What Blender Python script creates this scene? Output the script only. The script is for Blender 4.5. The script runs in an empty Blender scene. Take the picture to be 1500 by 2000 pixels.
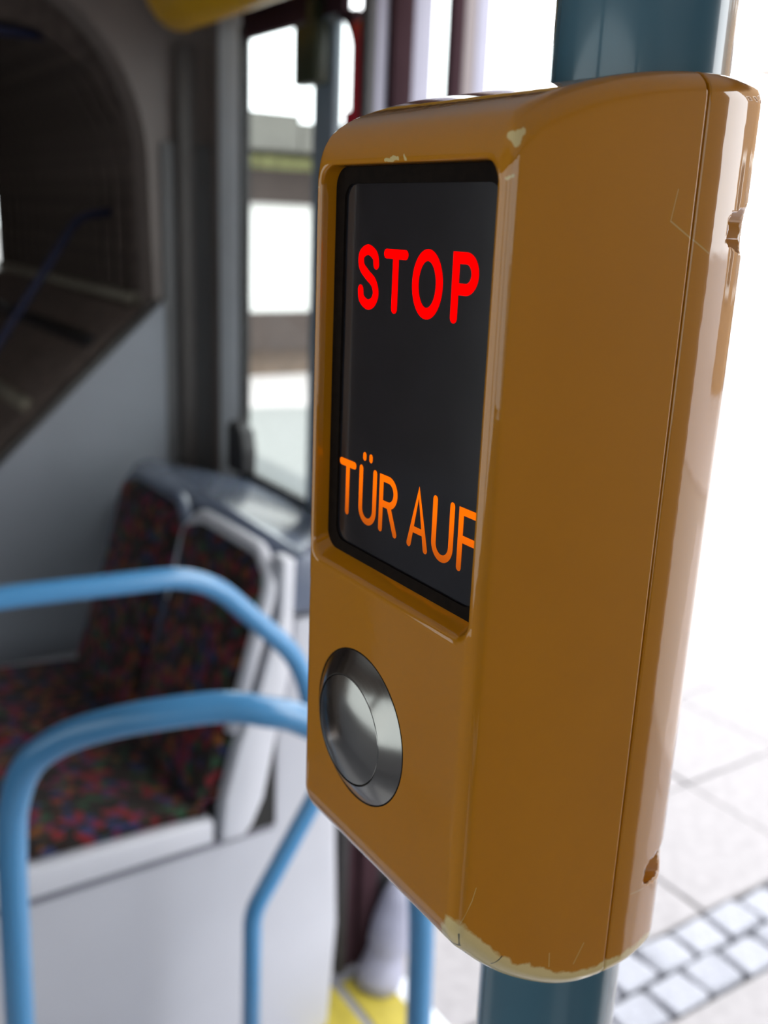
import bpy, bmesh, math, random
import numpy as np
from mathutils import Vector, Matrix

random.seed(7)
SC = bpy.context.scene
COL = SC.collection

# ------------------------------------------------------------------ camera
# world: bus axis = x, door side = +y, up = z, floor z = 0; the grab pole stands at x = y = 0
EYE = Vector((0.1698, -0.1738, 1.62))
cam_d = bpy.data.cameras.new('camera')
cam = bpy.data.objects.new('camera', cam_d)
COL.objects.link(cam)
right = Vector((0.54115, 0.84000, 0.03942))
down = Vector((0.25430, -0.11879, -0.95980))
fwd = Vector((-0.80155, 0.52942, -0.27789))
R = Matrix((right, -down, -fwd)).transposed()
cam.matrix_world = Matrix.Translation(EYE) @ R.to_4x4()
cam_d.sensor_fit = 'VERTICAL'
cam_d.sensor_height = 36.0
cam_d.lens = 36.0 * 1970 / 2000
cam_d.clip_start = 0.01
cam_d.clip_end = 300
cam_d.dof.use_dof = True
cam_d.dof.focus_distance = 0.205
cam_d.dof.aperture_fstop = 0.001 * cam_d.lens / 0.0025
SC.camera = cam

# ------------------------------------------------------------------ light
world = bpy.data.worlds.new('world')
SC.world = world
world.use_nodes = True
bg = world.node_tree.nodes['Background']
bg.inputs['Color'].default_value = (0.95, 0.975, 1.0, 1)
bg.inputs['Strength'].default_value = 4.6
sun_d = bpy.data.lights.new('sun', 'SUN')
sun_d.energy = 8.0
sun_d.angle = 0.02
sun_d.color = (1.0, 0.95, 0.88)
sun = bpy.data.objects.new('sun', sun_d)
COL.objects.link(sun)
sun.rotation_euler = Vector((-0.25, 0.60, -0.85)).to_track_quat('-Z', 'Y').to_euler()
vs = SC.view_settings
vs.view_transform = 'Standard'
vs.look = 'None'
vs.exposure = 0.12
vs.gamma = 1.0
vs.use_curve_mapping = False


# ------------------------------------------------------------------ helpers
def tag(o, label, cat, group=None):
    o['label'] = label
    o['category'] = cat
    if group:
        o['group'] = group
    return o


def struct(o, label=None):
    o['kind'] = 'structure'
    if label:
        o['label'] = label
    return o


def empty(name, loc=(0, 0, 0)):
    o = bpy.data.objects.new(name, None)
    o.empty_display_size = 0.02
    COL.objects.link(o)
    o.location = loc
    return o


def link(name, me, mat, parent=None):
    o = bpy.data.objects.new(name, me)
    COL.objects.link(o)
    if mat is not None and not me.materials:
        me.materials.append(mat)
    if parent is not None:
        o.parent = parent
        o.matrix_parent_inverse = Matrix.Translation(parent.location).inverted() if parent.parent is None else Matrix()
    return o


def from_bm(name, bm, mat, parent=None, smooth=None):
    me = bpy.data.meshes.new(name)
    bm.normal_update()
    bm.to_mesh(me)
    bm.free()
    if smooth:
        me.shade_smooth()
        if smooth is not True:
            me.set_sharp_from_angle(angle=math.radians(smooth))
    return link(name, me, mat, parent)


def box_bm(lo, hi, bevel=0.0, seg=2, bm=None):
    own = bm is None
    bm = bm or bmesh.new()
    lo, hi = Vector(lo), Vector(hi)
    r = bmesh.ops.create_cube(bm, size=1.0)
    vs_ = r['verts']
    for v in vs_:
        v.co = Vector([(lo[i] + hi[i]) / 2 + v.co[i] * (hi[i] - lo[i]) for i in range(3)])
    if bevel > 0:
        es = {e for v in vs_ for e in v.link_edges}
        bmesh.ops.bevel(bm, geom=list(es), offset=bevel, segments=seg, profile=0.5, affect='EDGES')
    return bm


def box(name, lo, hi, mat, parent=None, bevel=0.0, seg=2):
    return from_bm(name, box_bm(lo, hi, bevel, seg), mat, parent, 40 if bevel else None)


def prism_bm(pts, axis, a, b, bevel=0.0, seg=2):
    """polygon pts (2D) in the plane normal to axis, from a to b along it"""
    bm = bmesh.new()
    def mk(p, t):
        if axis == 0:
            return (t, p[0], p[1])
        if axis == 1:
            return (p[0], t, p[1])
        return (p[0], p[1], t)
    va = [bm.verts.new(mk(p, a)) for p in pts]
    vb = [bm.verts.new(mk(p, b)) for p in pts]
    n = len(pts)
    bm.faces.new(va)
    bm.faces.new(list(reversed(vb)))
    for i in range(n):
        bm.faces.new((va[(i + 1) % n], va[i], vb[i], vb[(i + 1) % n]))
    bmesh.ops.recalc_face_normals(bm, faces=bm.faces)
    if bevel > 0:
        bmesh.ops.bevel(bm, geom=[e for e in bm.edges if e.calc_face_angle(0) > 0.5], offset=bevel,
                        segments=seg, profile=0.5, affect='EDGES')
    return bm


def catmull(pts, n=10, closed=False):
    pts = [Vector(p) for p in pts]
    out = []
    m = len(pts)
    rng = range(m) if closed else range(m - 1)
    for i in rng:
        if closed:
            p0, p1, p2, p3 = pts[(i - 1) % m], pts[i], pts[(i + 1) % m], pts[(i + 2) % m]
        else:
            p0, p1, p2, p3 = pts[max(i - 1, 0)], pts[i], pts[i + 1], pts[min(i + 2, m - 1)]
        for k in range(n):
            t = k / n
            out.append(0.5 * ((2 * p1) + (-p0 + p2) * t + (2 * p0 - 5 * p1 + 4 * p2 - p3) * t * t
                              + (-p0 + 3 * p1 - 3 * p2 + p3) * t * t * t))
    if not closed:
        out.append(pts[-1].copy())
    return out


def fillet_path(pts, radii, n=12):
    """polyline with rounded corners"""
    pts = [Vector(p) for p in pts]
    out = [pts[0]]
    for i in range(1, len(pts) - 1):
        a, b, c = pts[i - 1], pts[i], pts[i + 1]
        r = radii[i - 1] if isinstance(radii, (list, tuple)) else radii
        d1, d2 = (a - b).normalized(), (c - b).normalized()
        ang = d1.angle(d2)
        t = min(r / math.tan(ang / 2), 0.49 * (a - b).length * 2, (c - b).length * 0.98)
        p, q = b + d1 * t, b + d2 * t
        for k in range(n + 1):
            s = k / n
            # circular-ish arc through a rational quadratic
            w = math.sin(ang / 2)
            den = (1 - s) ** 2 + 2 * w * s * (1 - s) + s * s
            out.append((p * (1 - s) ** 2 + b * (2 * w * s * (1 - s)) + q * s * s) / den)
    out.append(pts[-1])
    return out


def tube_bm(path, r, seg=24, bm=None, cap=True):
    bm = bm or bmesh.new()
    path = [Vector(p) for p in path]
    n = len(path)
    t0 = (path[1] - path[0]).normalized()
    nrm = t0.orthogonal().normalized()
    rings = []
    for i, p in enumerate(path):
        if i == 0:
            t = t0
        elif i == n - 1:
            t = (path[-1] - path[-2]).normalized()
        else:
            t = ((path[i] - path[i - 1]).normalized() + (path[i + 1] - path[i]).normalized()).normalized()
        nrm = (nrm - t * nrm.dot(t)).normalized()
        b = t.cross(nrm)
        rings.append([bm.verts.new(p + (nrm * math.cos(2 * math.pi * k / seg) + b * math.sin(2 * math.pi * k / seg)) * r)
                      for k in range(seg)])
    for i in range(n - 1):
        for k in range(seg):
            bm.faces.new((rings[i][k], rings[i][(k + 1) % seg], rings[i + 1][(k + 1) % seg], rings[i + 1][k]))
    if cap:
        bm.faces.new(list(reversed(rings[0])))
        bm.faces.new(rings[-1])
    return bm


def lathe_bm(profile, origin, axis='y', seg=96):
    """profile: (radius, height) pairs; height runs along -y (axis 'y') or +z (axis 'z')"""
    bm = bmesh.new()
    o = Vector(origin)
    rings = []
    for r, h in profile:
        if r < 1e-7:
            p = o + (Vector((0, -h, 0)) if axis == 'y' else Vector((0, 0, h)))
            rings.append([bm.verts.new(p)])
        else:
            ring = []
            for k in range(seg):
                a = 2 * math.pi * k / seg
                if axis == 'y':
                    ring.append(bm.verts.new(o + Vector((r * math.cos(a), -h, r * math.sin(a)))))
                else:
                    ring.append(bm.verts.new(o + Vector((r * math.cos(a), r * math.sin(a), h))))
            rings.append(ring)
    for a, b in zip(rings[:-1], rings[1:]):
        if len(a) == 1 and len(b) == 1:
            continue
        for k in range(seg):
            k2 = (k + 1) % seg
            if len(a) == 1:
                bm.faces.new((a[0], b[k], b[k2]))
            elif len(b) == 1:
                bm.faces.new((a[k], a[k2], b[0]))
            else:
                bm.faces.new((a[k], a[k2], b[k2], b[k]))
    bmesh.ops.recalc_face_normals(bm, faces=bm.faces)
    return bm


# ------------------------------------------------------------------ materials
def mat(name, color, rough=0.5, metal=0.0, coat=0.0, spec=0.5, noise=None, bump=None, emit=None, estr=0.0):
    m = bpy.data.materials.new(name)
    m.use_nodes = True
    nt = m.node_tree
    b = nt.nodes['Principled BSDF']
    b.inputs['Base Color'].default_value = (*color, 1)
    b.inputs['Roughness'].default_value = rough
    b.inputs['Metallic'].default_value = metal
    b.inputs['Coat Weight'].default_value = coat
    b.inputs['Coat Roughness'].default_value = 0.08
    b.inputs['Specular IOR Level'].default_value = spec
    if emit:
        b.inputs['Emission Color'].default_value = (*emit, 1)
        b.inputs['Emission Strength'].default_value = estr
    tc = nt.nodes.new('ShaderNodeTexCoord')
    if noise:
        sc, amt = noise
        n = nt.nodes.new('ShaderNodeTexNoise')
        n.inputs['Scale'].default_value = sc
        n.inputs['Detail'].default_value = 6
        nt.links.new(tc.outputs['Object'], n.inputs['Vector'])
        mp = nt.nodes.new('ShaderNodeMapRange')
        mp.inputs['From Min'].default_value = 0.3
        mp.inputs['From Max'].default_value = 0.7
        mp.inputs['To Min'].default_value = 1 - amt
        mp.inputs['To Max'].default_value = 1 + amt
        nt.links.new(n.outputs['Fac'], mp.inputs['Value'])
        mx = nt.nodes.new('ShaderNodeVectorMath')
        mx.operation = 'SCALE'
        mx.inputs[0].default_value = color
        nt.links.new(mp.outputs['Result'], mx.inputs['Scale'])
        nt.links.new(mx.outputs['Vector'], b.inputs['Base Color'])
    if bump:
        sc, amt = bump
        n = nt.nodes.new('ShaderNodeTexNoise')
        n.inputs['Scale'].default_value = sc
        n.inputs['Detail'].default_value = 3
        nt.links.new(tc.outputs['Object'], n.inputs['Vector'])
        bp = nt.nodes.new('ShaderNodeBump')
        bp.inputs['Strength'].default_value = amt
        bp.inputs['Distance'].default_value = 0.001
        nt.links.new(n.outputs['Fac'], bp.inputs['Height'])
        nt.links.new(bp.outputs['Normal'], b.inputs['Normal'])
    return m


def glass_mat(name, tint=(0.93, 0.96, 0.95), refl=0.06):
    m = bpy.data.materials.new(name)
    m.use_nodes = True
    nt = m.node_tree
    nt.nodes.remove(nt.nodes['Principled BSDF'])
    out = nt.nodes['Material Output']
    tr = nt.nodes.new('ShaderNodeBsdfTransparent')
    tr.inputs['Color'].default_value = (*tint, 1)
    gl = nt.nodes.new('ShaderNodeBsdfGlossy')
    gl.inputs['Roughness'].default_value = 0.02
    mx = nt.nodes.new('ShaderNodeMixShader')
    mx.inputs['Fac'].default_value = refl
    nt.links.new(tr.outputs[0], mx.inputs[1])
    nt.links.new(gl.outputs[0], mx.inputs[2])
    nt.links.new(mx.outputs[0], out.inputs['Surface'])
    return m


def add_seg_mask(nt, pos, A, B, w0, w1):
    """1 inside a thin capsule from A to B (metres), 0 outside"""
    A, B = Vector(A), Vector(B)
    d = B - A
    s = nt.nodes.new('ShaderNodeVectorMath'); s.operation = 'SUBTRACT'
    nt.links.new(pos, s.inputs[0]); s.inputs[1].default_value = A
    dt = nt.nodes.new('ShaderNodeVectorMath'); dt.operation = 'DOT_PRODUCT'
    nt.links.new(s.outputs['Vector'], dt.inputs[0]); dt.inputs[1].default_value = d / max(d.length_squared, 1e-12)
    cl = nt.nodes.new('ShaderNodeClamp'); nt.links.new(dt.outputs['Value'], cl.inputs['Value'])
    sc = nt.nodes.new('ShaderNodeVectorMath'); sc.operation = 'SCALE'
    sc.inputs[0].default_value = d; nt.links.new(cl.outputs[0], sc.inputs['Scale'])
    ds = nt.nodes.new('ShaderNodeVectorMath'); ds.operation = 'DISTANCE'
    nt.links.new(s.outputs['Vector'], ds.inputs[0]); nt.links.new(sc.outputs['Vector'], ds.inputs[1])
    mr = nt.nodes.new('ShaderNodeMapRange')
    mr.inputs['From Min'].default_value = w0; mr.inputs['From Max'].default_value = w1
    mr.inputs['To Min'].default_value = 1; mr.inputs['To Max'].default_value = 0
    nt.links.new(ds.outputs['Value'], mr.inputs['Value'])
    return mr.outputs['Result']


def math_node(nt, op, a, b):
    n = nt.nodes.new('ShaderNodeMath'); n.operation = op
    for i, v in enumerate((a, b)):
        if isinstance(v, (int, float)):
            n.inputs[i].default_value = v
        else:
            nt.links.new(v, n.inputs[i])
    return n.outputs[0]


def paint_mat():
    """glossy yellow enamel with chips down to the cream plastic, worn bottom edge and a few scratches"""
    m = mat('yellow_enamel', (0.60, 0.27, 0.008), 0.42, coat=1.0, spec=0.10)
    nt = m.node_tree
    b = nt.nodes['Principled BSDF']
    b.inputs['Coat IOR'].default_value = 1.72
    tc = nt.nodes.new('ShaderNodeTexCoord')
    ns = nt.nodes.new('ShaderNodeTexNoise')
    ns.inputs['Scale'].default_value = 420; ns.inputs['Detail'].default_value = 3
    nt.links.new(tc.outputs['Object'], ns.inputs['Vector'])
    off = nt.nodes.new('ShaderNodeVectorMath'); off.operation = 'SUBTRACT'
    nt.links.new(ns.outputs['Color'], off.inputs[0]); off.inputs[1].default_value = (0.5, 0.5, 0.5)
    sc = nt.nodes.new('ShaderNodeVectorMath'); sc.operation = 'SCALE'
    nt.links.new(off.outputs['Vector'], sc.inputs[0]); sc.inputs['Scale'].default_value = 0.0022
    ad = nt.nodes.new('ShaderNodeVectorMath'); ad.operation = 'ADD'
    nt.links.new(tc.outputs['Object'], ad.inputs[0]); nt.links.new(sc.outputs['Vector'], ad.inputs[1])
    wob = ad.outputs['Vector']
    raw = tc.outputs['Object']
    chips = [((0.03140, -0.06018, 0.01455), (0.03235, -0.05985, 0.01345), 0.0009, 0.00105),
             ((0.03240, -0.05905, 0.01465), (0.03238, -0.05975, 0.01340), 0.0009, 0.00105),
             ((-0.0052, -0.06127, 0.01135), (-0.0014, -0.06127, 0.01140), 0.0004, 0.00055),
             ((-0.0031, -0.06125, 0.01170), (-0.0022, -0.06125, 0.01150), 0.0005, 0.00065),
             ((0.0013, -0.06120, 0.01190), (0.0019, -0.06126, 0.01120), 0.0003, 0.00045),
             ((0.03206, -0.06107, 0.00773), (0.03269, -0.06019, 0.00801), 0.0003, 0.0004),
             ((-0.0316, -0.0616, 0.0066), (-0.03086, -0.06172, 0.00642), 0.0003, 0.0004)]
    mask = None
    for A, B, w0, w1 in chips:
        s = add_seg_mask(nt, wob, A, B, w0, w1)
        mask = s if mask is None else math_node(nt, 'MAXIMUM', mask, s)
    at = nt.nodes.new('ShaderNodeAttribute'); at.attribute_name = 'wear'
    n2 = nt.nodes.new('ShaderNodeTexNoise'); n2.inputs['Scale'].default_value = 160; n2.inputs['Detail'].default_value = 5
    nt.links.new(raw, n2.inputs['Vector'])
    j = math_node(nt, 'ADD', at.outputs['Fac'], math_node(nt, 'MULTIPLY', math_node(nt, 'SUBTRACT', n2.outputs['Fac'], 0.5), 0.5))
    mr = nt.nodes.new('ShaderNodeMapRange')
    mr.inputs['From Min'].default_value = 0.47; mr.inputs['From Max'].default_value = 0.55
    nt.links.new(j, mr.inputs['Value'])
    mask = math_node(nt, 'MAXIMUM', mask, mr.outputs['Result'])
    # pale hairline scratches
    pale = [((0.03270, -0.06010, -0.1390), (0.033, -0.0577, -0.13441), 0.00006, 0.00025),
            ((0.033, -0.0577, -0.13441), (0.033, -0.05686, -0.13163), 0.00004, 0.00022),
            ((0.033, -0.03391, -0.15723), (0.033, -0.03364, -0.16094), 0.00005, 0.00025),
            ((0.033, -0.02581, -0.16344), (0.033, -0.02317, -0.15889), 0.00005, 0.00025),
            ((0.033, -0.02156, 0.00191), (0.033, -0.01500, -0.0013), 0.00005, 0.00025),
            ((0.033, -0.02046, 0.00765), (0.033, -0.02156, 0.00191), 0.00003, 0.0002),
            ((0.033, -0.01480, -0.0013), (0.033, -0.00965, -0.00378), 0.00005, 0.00025),
            ((0.03296, -0.00896, -0.15105), (0.03223, -0.00358, -0.15181), 0.00003, 0.00025)]
    pm = None
    for A, B, w0, w1 in pale:
        s = add_seg_mask(nt, wob if False else raw, A, B, w0, w1)
        pm = s if pm is None else math_node(nt, 'MAXIMUM', pm, s)
    dark = [((0.03261, -0.06028, -0.14179), (0.0320, -0.05944, -0.14523), 0.0001, 0.0003),
            ((0.0320, -0.05944, -0.14523), (0.0300, -0.0602, -0.1452), 0.00015, 0.0005),
            ((0.0325, -0.05052, -0.15327), (0.033, -0.04884, -0.15257), 0.0001, 0.0003),
            ((0.033, -0.04884, -0.15257), (0.033, -0.04818, -0.15206), 0.0001, 0.0003)]
    dm = None
    for A, B, w0, w1 in dark:
        s = add_seg_mask(nt, raw, A, B, w0, w1)
        dm = s if dm is None else math_node(nt, 'MAXIMUM', dm, s)
    # slight dirt mottling of the enamel
    n3 = nt.nodes.new('ShaderNodeTexNoise'); n3.inputs['Scale'].default_value = 35; n3.inputs['Detail'].default_value = 5
    nt.links.new(raw, n3.inputs['Vector'])
    base = nt.nodes.new('ShaderNodeMixRGB')
    base.inputs[1].default_value = (0.52, 0.192, 0.002, 1); base.inputs[2].default_value = (0.60, 0.228, 0.003, 1)
    nt.links.new(n3.outputs['Fac'], base.inputs[0])
    last = base.outputs[0]
    for msk, colr, k in ((mask, (0.80, 0.60, 0.27, 1), 1.0), (pm, (0.72, 0.55, 0.22, 1), 0.55), (dm, (0.06, 0.06, 0.05, 1), 0.85)):
        mx = nt.nodes.new('ShaderNodeMixRGB')
        nt.links.new(math_node(nt, 'MULTIPLY', msk, k), mx.inputs[0])
        nt.links.new(last, mx.inputs[1]); mx.inputs[2].default_value = colr
        last = mx.outputs[0]
    nt.links.new(last, b.inputs['Base Color'])
    # smudges
    mp = nt.nodes.new('ShaderNodeMapping'); mp.inputs['Scale'].default_value = (60, 60, 8)
    nt.links.new(raw, mp.inputs['Vector'])
    n4 = nt.nodes.new('ShaderNodeTexNoise'); n4.inputs['Scale'].default_value = 1.0; n4.inputs['Detail'].default_value = 4
    nt.links.new(mp.outputs[0], n4.inputs['Vector'])
    r = nt.nodes.new('ShaderNodeMapRange')
    r.inputs['From Min'].default_value = 0.4; r.inputs['From Max'].default_value = 0.7
    r.inputs['To Min'].default_value = 0.015; r.inputs['To Max'].default_value = 0.06
    nt.links.new(n4.outputs['Fac'], r.inputs['Value'])
    nt.links.new(r.outputs[0], b.inputs['Coat Roughness'])
    # faint orange peel
    n5 = nt.nodes.new('ShaderNodeTexNoise'); n5.inputs['Scale'].default_value = 260; n5.inputs['Detail'].default_value = 1
    nt.links.new(raw, n5.inputs['Vector'])
    bp = nt.nodes.new('ShaderNodeBump'); bp.inputs['Strength'].default_value = 0.05; bp.inputs['Distance'].default_value = 0.0004
    nt.links.new(n5.outputs['Fac'], bp.inputs['Height'])
    nt.links.new(bp.outputs['Normal'], b.inputs['Normal']); nt.links.new(bp.outputs['Normal'], b.inputs['Coat Normal'])
    return m


def brushed_mat():
    m = mat('brushed_steel', (0.43, 0.415, 0.385), 0.18, metal=1.0)
    nt = m.node_tree
    b = nt.nodes['Principled BSDF']
    tc = nt.nodes.new('ShaderNodeTexCoord')
    mp = nt.nodes.new('ShaderNodeMapping')
    nt.links.new(tc.outputs['Object'], mp.inputs['Vector'])
    gr = nt.nodes.new('ShaderNodeVectorMath'); gr.operation = 'LENGTH'
    nt.links.new(mp.outputs[0], gr.inputs[0])
    n = nt.nodes.new('ShaderNodeTexNoise'); n.noise_dimensions = '1D'
    n.inputs['Scale'].default_value = 2500; n.inputs['Detail'].default_value = 2
    nt.links.new(gr.outputs['Value'], n.inputs['W'])
    r = nt.nodes.new('ShaderNodeMapRange')
    r.inputs['To Min'].default_value = 0.13; r.inputs['To Max'].default_value = 0.21
    nt.links.new(n.outputs['Fac'], r.inputs['Value'])
    nt.links.new(r.outputs[0], b.inputs['Roughness'])
    b.inputs['Anisotropic'].default_value = 0.35
    tg = nt.nodes.new('ShaderNodeTangent'); tg.direction_type = 'RADIAL'; tg.axis = 'Y'
    nt.links.new(tg.outputs[0], b.inputs['Tangent'])
    return m


def fabric_mat():
    """dark moquette with small red, orange, blue and green flecks"""
    m = mat('seat_moquette', (0.05, 0.03, 0.03), 0.95, spec=0.1)
    nt = m.node_tree
    b = nt.nodes['Principled BSDF']
    tc = nt.nodes.new('ShaderNodeTexCoord')
    v = nt.nodes.new('ShaderNodeTexVoronoi'); v.inputs['Scale'].default_value = 60
    v.inputs['Randomness'].default_value = 1
    nt.links.new(tc.outputs['Object'], v.inputs['Vector'])
    sp = nt.nodes.new('ShaderNodeSeparateColor')
    nt.links.new(v.outputs['Color'], sp.inputs[0])
    cr = nt.nodes.new('ShaderNodeValToRGB')
    cr.color_ramp.interpolation = 'CONSTANT'
    cols = [(0.0, (0.020, 0.012, 0.010)), (0.28, (0.15, 0.016, 0.020)), (0.42, (0.018, 0.015, 0.014)), (0.56, (0.15, 0.052, 0.014)), (0.64, (0.024, 0.032, 0.085)),
            (0.74, (0.024, 0.058, 0.030)), (0.82, (0.11, 0.017, 0.05)), (0.90, (0.03, 0.022, 0.016))]
    el = cr.color_ramp.elements
    el[0].position = 0; el[0].color = (*cols[0][1], 1)
    el[1].position = cols[1][0]; el[1].color = (*cols[1][1], 1)
    for p, c in cols[2:]:
        e = el.new(p); e.color = (*c, 1)
    nt.links.new(sp.outputs[0], cr.inputs['Fac'])
    nt.links.new(cr.outputs['Color'], b.inputs['Base Color'])
    b.inputs['Sheen Weight'].default_value = 0.1
    return m


PAINT = paint_mat()
STEEL = brushed_mat()
FABRIC = fabric_mat()
POLE = mat('blue_enamel_pole', (0.060, 0.150, 0.205), 0.25, coat=1.0, bump=(120, 0.03))
BLUE = mat('light_blue_enamel', (0.06, 0.235, 0.46), 0.28, coat=0.5, bump=(60, 0.03))
SCREEN = mat('smoked_display_glass', (0.014, 0.013, 0.016), 0.16, spec=0.55, coat=0.25, noise=(90, 0.2))
GASKET = mat('black_gasket', (0.010, 0.006, 0.004), 0.8, spec=0.12, noise=(500, 0.3))
DARK = mat('dark_gap', (0.008, 0.007, 0.006), 0.7)
WHITE = mat('white_laminate', (0.46, 0.46, 0.50), 0.38, noise=(6, 0.03), bump=(300, 0.05))
SHELL = mat('light_grey_seat_shell', (0.54, 0.54, 0.58), 0.35, noise=(9, 0.03))
LEDGE = mat('blue_grey_ledge', (0.10, 0.12, 0.17), 0.25, coat=0.3, noise=(7, 0.1))
SEAM = mat('grey_joint_profile', (0.16, 0.16, 0.19), 0.5, noise=(40, 0.1))
TAUPE = mat('taupe_lining', (0.175, 0.14, 0.125), 0.5, noise=(5, 0.06))
GREY = mat('grey_lining', (0.24, 0.25, 0.28), 0.5, noise=(5, 0.05))
ALU = mat('anodised_aluminium', (0.85, 0.87, 0.90), 0.4, metal=0.0, noise=(12, 0.05))
RUBBER = mat('black_rubber', (0.018, 0.016, 0.017), 0.55, noise=(50, 0.2))
BELLOW = mat('dark_bellows_fabric', (0.17, 0.125, 0.105), 0.8, noise=(30, 0.25))
GLINT_RIB = mat('pale_glint_and_rib', (0.30, 0.26, 0.20), 0.7, noise=(50, 0.2))  # pale tone, also paints the light caught on the pleat bottoms
MAROON = mat('dark_maroon_frame', (0.040, 0.020, 0.025), 0.7, spec=0.05, noise=(10, 0.1))
LILAC = mat('lilac_grey_frame', (0.33, 0.32, 0.41), 0.35, noise=(10, 0.05))
BROWN = mat('brown_grey_frame', (0.20, 0.16, 0.16), 0.4, noise=(10, 0.06))
RED = mat('red_lacquer', (0.50, 0.02, 0.04), 0.3, coat=0.4, noise=(8, 0.08))
NAVY = mat('navy_enamel', (0.012, 0.014, 0.05), 0.6, coat=0.0, noise=(8, 0.08))
YELLOW = mat('yellow_trim', (0.62, 0.33, 0.01), 0.35, coat=0.3, noise=(8, 0.06))
YMARK = mat('yellow_floor_marking', (0.46, 0.37, 0.05), 0.55, noise=(30, 0.12))
FLOOR = mat('grey_speckled_floor', (0.26, 0.26, 0.29), 0.5, noise=(220, 0.35))
CEIL = mat('off_white_ceiling', (0.42, 0.41, 0.41), 0.5, noise=(4, 0.04))
GLASS = glass_mat('window_glass')
TINT = glass_mat('tinted_window_glass', (0.52, 0.54, 0.54))
OLIVE = mat('dark_olive_plastic', (0.030, 0.035, 0.018), 0.45, noise=(40, 0.2))
JOINT = mat('pavement_joint', (0.20, 0.19, 0.185), 0.9, noise=(60, 0.2))
SLAB = mat('pale_concrete_slab', (0.27, 0.255, 0.26), 0.85, noise=(25, 0.12), bump=(200, 0.2))
COBBLE = mat('pale_granite_cobble', (0.275, 0.28, 0.315), 0.75, noise=(60, 0.2), bump=(150, 0.4))
RENDER = mat('white_render', (0.80, 0.80, 0.78), 0.8, noise=(3, 0.04))
TIMBER = mat('brown_timber', (0.045, 0.032, 0.028), 0.7, noise=(14, 0.2))
TIMBERL = mat('weathered_brown_timber', (0.10, 0.07, 0.052), 0.7, noise=(14, 0.2))
CANOPY = mat('grey_canopy_sheet', (0.10, 0.098, 0.088), 0.6, noise=(3, 0.1))
LEAF = mat('yellow_green_leaves', (0.42, 0.43, 0.20), 0.8, noise=(9, 0.4))
ASPHALT = mat('grey_asphalt', (0.13, 0.135, 0.135), 0.9, noise=(40, 0.15))
REDLED = mat('red_backlit_lettering', (0.1, 0.0, 0.0), 1.0, spec=0.0, emit=(1.0, 0.0, 0.0), estr=1.25)


def amber_mat():
    m = mat('amber_backlit_lettering', (0.15, 0.03, 0.0), 1.0, spec=0.0)
    nt = m.node_tree
    b = nt.nodes['Principled BSDF']
    tc = nt.nodes.new('ShaderNodeTexCoord')
    sx = nt.nodes.new('ShaderNodeSeparateXYZ')
    nt.links.new(tc.outputs['Object'], sx.inputs[0])
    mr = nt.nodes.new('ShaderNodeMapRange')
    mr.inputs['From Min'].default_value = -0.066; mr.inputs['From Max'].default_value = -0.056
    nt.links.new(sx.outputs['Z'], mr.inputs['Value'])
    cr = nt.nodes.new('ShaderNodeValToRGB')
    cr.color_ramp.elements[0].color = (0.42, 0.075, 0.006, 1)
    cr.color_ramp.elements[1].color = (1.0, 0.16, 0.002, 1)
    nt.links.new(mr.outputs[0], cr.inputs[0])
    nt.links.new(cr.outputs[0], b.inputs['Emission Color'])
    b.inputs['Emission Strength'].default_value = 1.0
    return m


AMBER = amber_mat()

# ================================================================== the bus shell
WY = 0.90      # inner face of the door-side wall
BX = -2.30     # bulkhead of the articulation
CZ = 2.24      # ceiling

floor = struct(box('floor', (-2.3, -1.55, -0.06), (3.2, WY + 0.02, 0.0), FLOOR), 'grey speckled bus floor')
ceiling = struct(box('ceiling', (-2.3, -1.55, CZ), (3.2, WY + 0.06, CZ + 0.06), CEIL), 'off-white bus ceiling')
roof_edge = struct(box('trim_1', (-6.0, WY, 2.14), (3.2, WY + 0.10, 3.0), MAROON), 'dark maroon header above the door and window')

# door-side wall: solid below and beside the window, beyond the doorway again solid
wall_r = struct(empty('wall_right', (-1.9, WY, 0)), 'door-side wall of the bus around the window')
box('wall_panel', (BX, WY, -0.25), (-1.66, WY + 0.015, 0.97), GREY, wall_r)
box('wall_panel', (BX, WY, 2.03), (-1.45, WY + 0.015, 2.14), MAROON, wall_r)
box('wall_panel', (0.62, WY, -0.25), (3.2, WY + 0.06, 2.14), TAUPE, wall_r)
box('window_post', (-2.30, WY - 0.005, 0.95), (-2.24, WY + 0.015, 2.06), TAUPE, wall_r)
box('window_post', (-2.24, WY - 0.008, 0.95), (-2.125, WY + 0.012, 2.06), ALU, wall_r, 0.004, 3)

win = struct(empty('window_1', (-1.93, WY, 0.97)), 'side window behind the seat with a dark seal')
box('window_seal', (-2.125, WY - 0.006, 0.97), (-2.102, WY + 0.012, 2.03), RUBBER, win)
box('window_seal', (-2.102, WY - 0.006, 2.0), (-1.66, WY + 0.012, 2.03), MAROON, win)
box('window_seal', (-2.102, WY - 0.006, 0.97), (-1.66, WY + 0.012, 1.0), RUBBER, win)
box('pane', (-2.102, WY + 0.002, 1.0), (-1.77, WY + 0.008, 2.0), GLASS, win)
box('window_post', (-1.77, WY - 0.008, 0.97), (-1.685, WY + 0.012, 2.0), mat('blue_grey_post', (0.20, 0.24, 0.28), 0.4, noise=(9, 0.06)), win, 0.003, 3)
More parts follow.
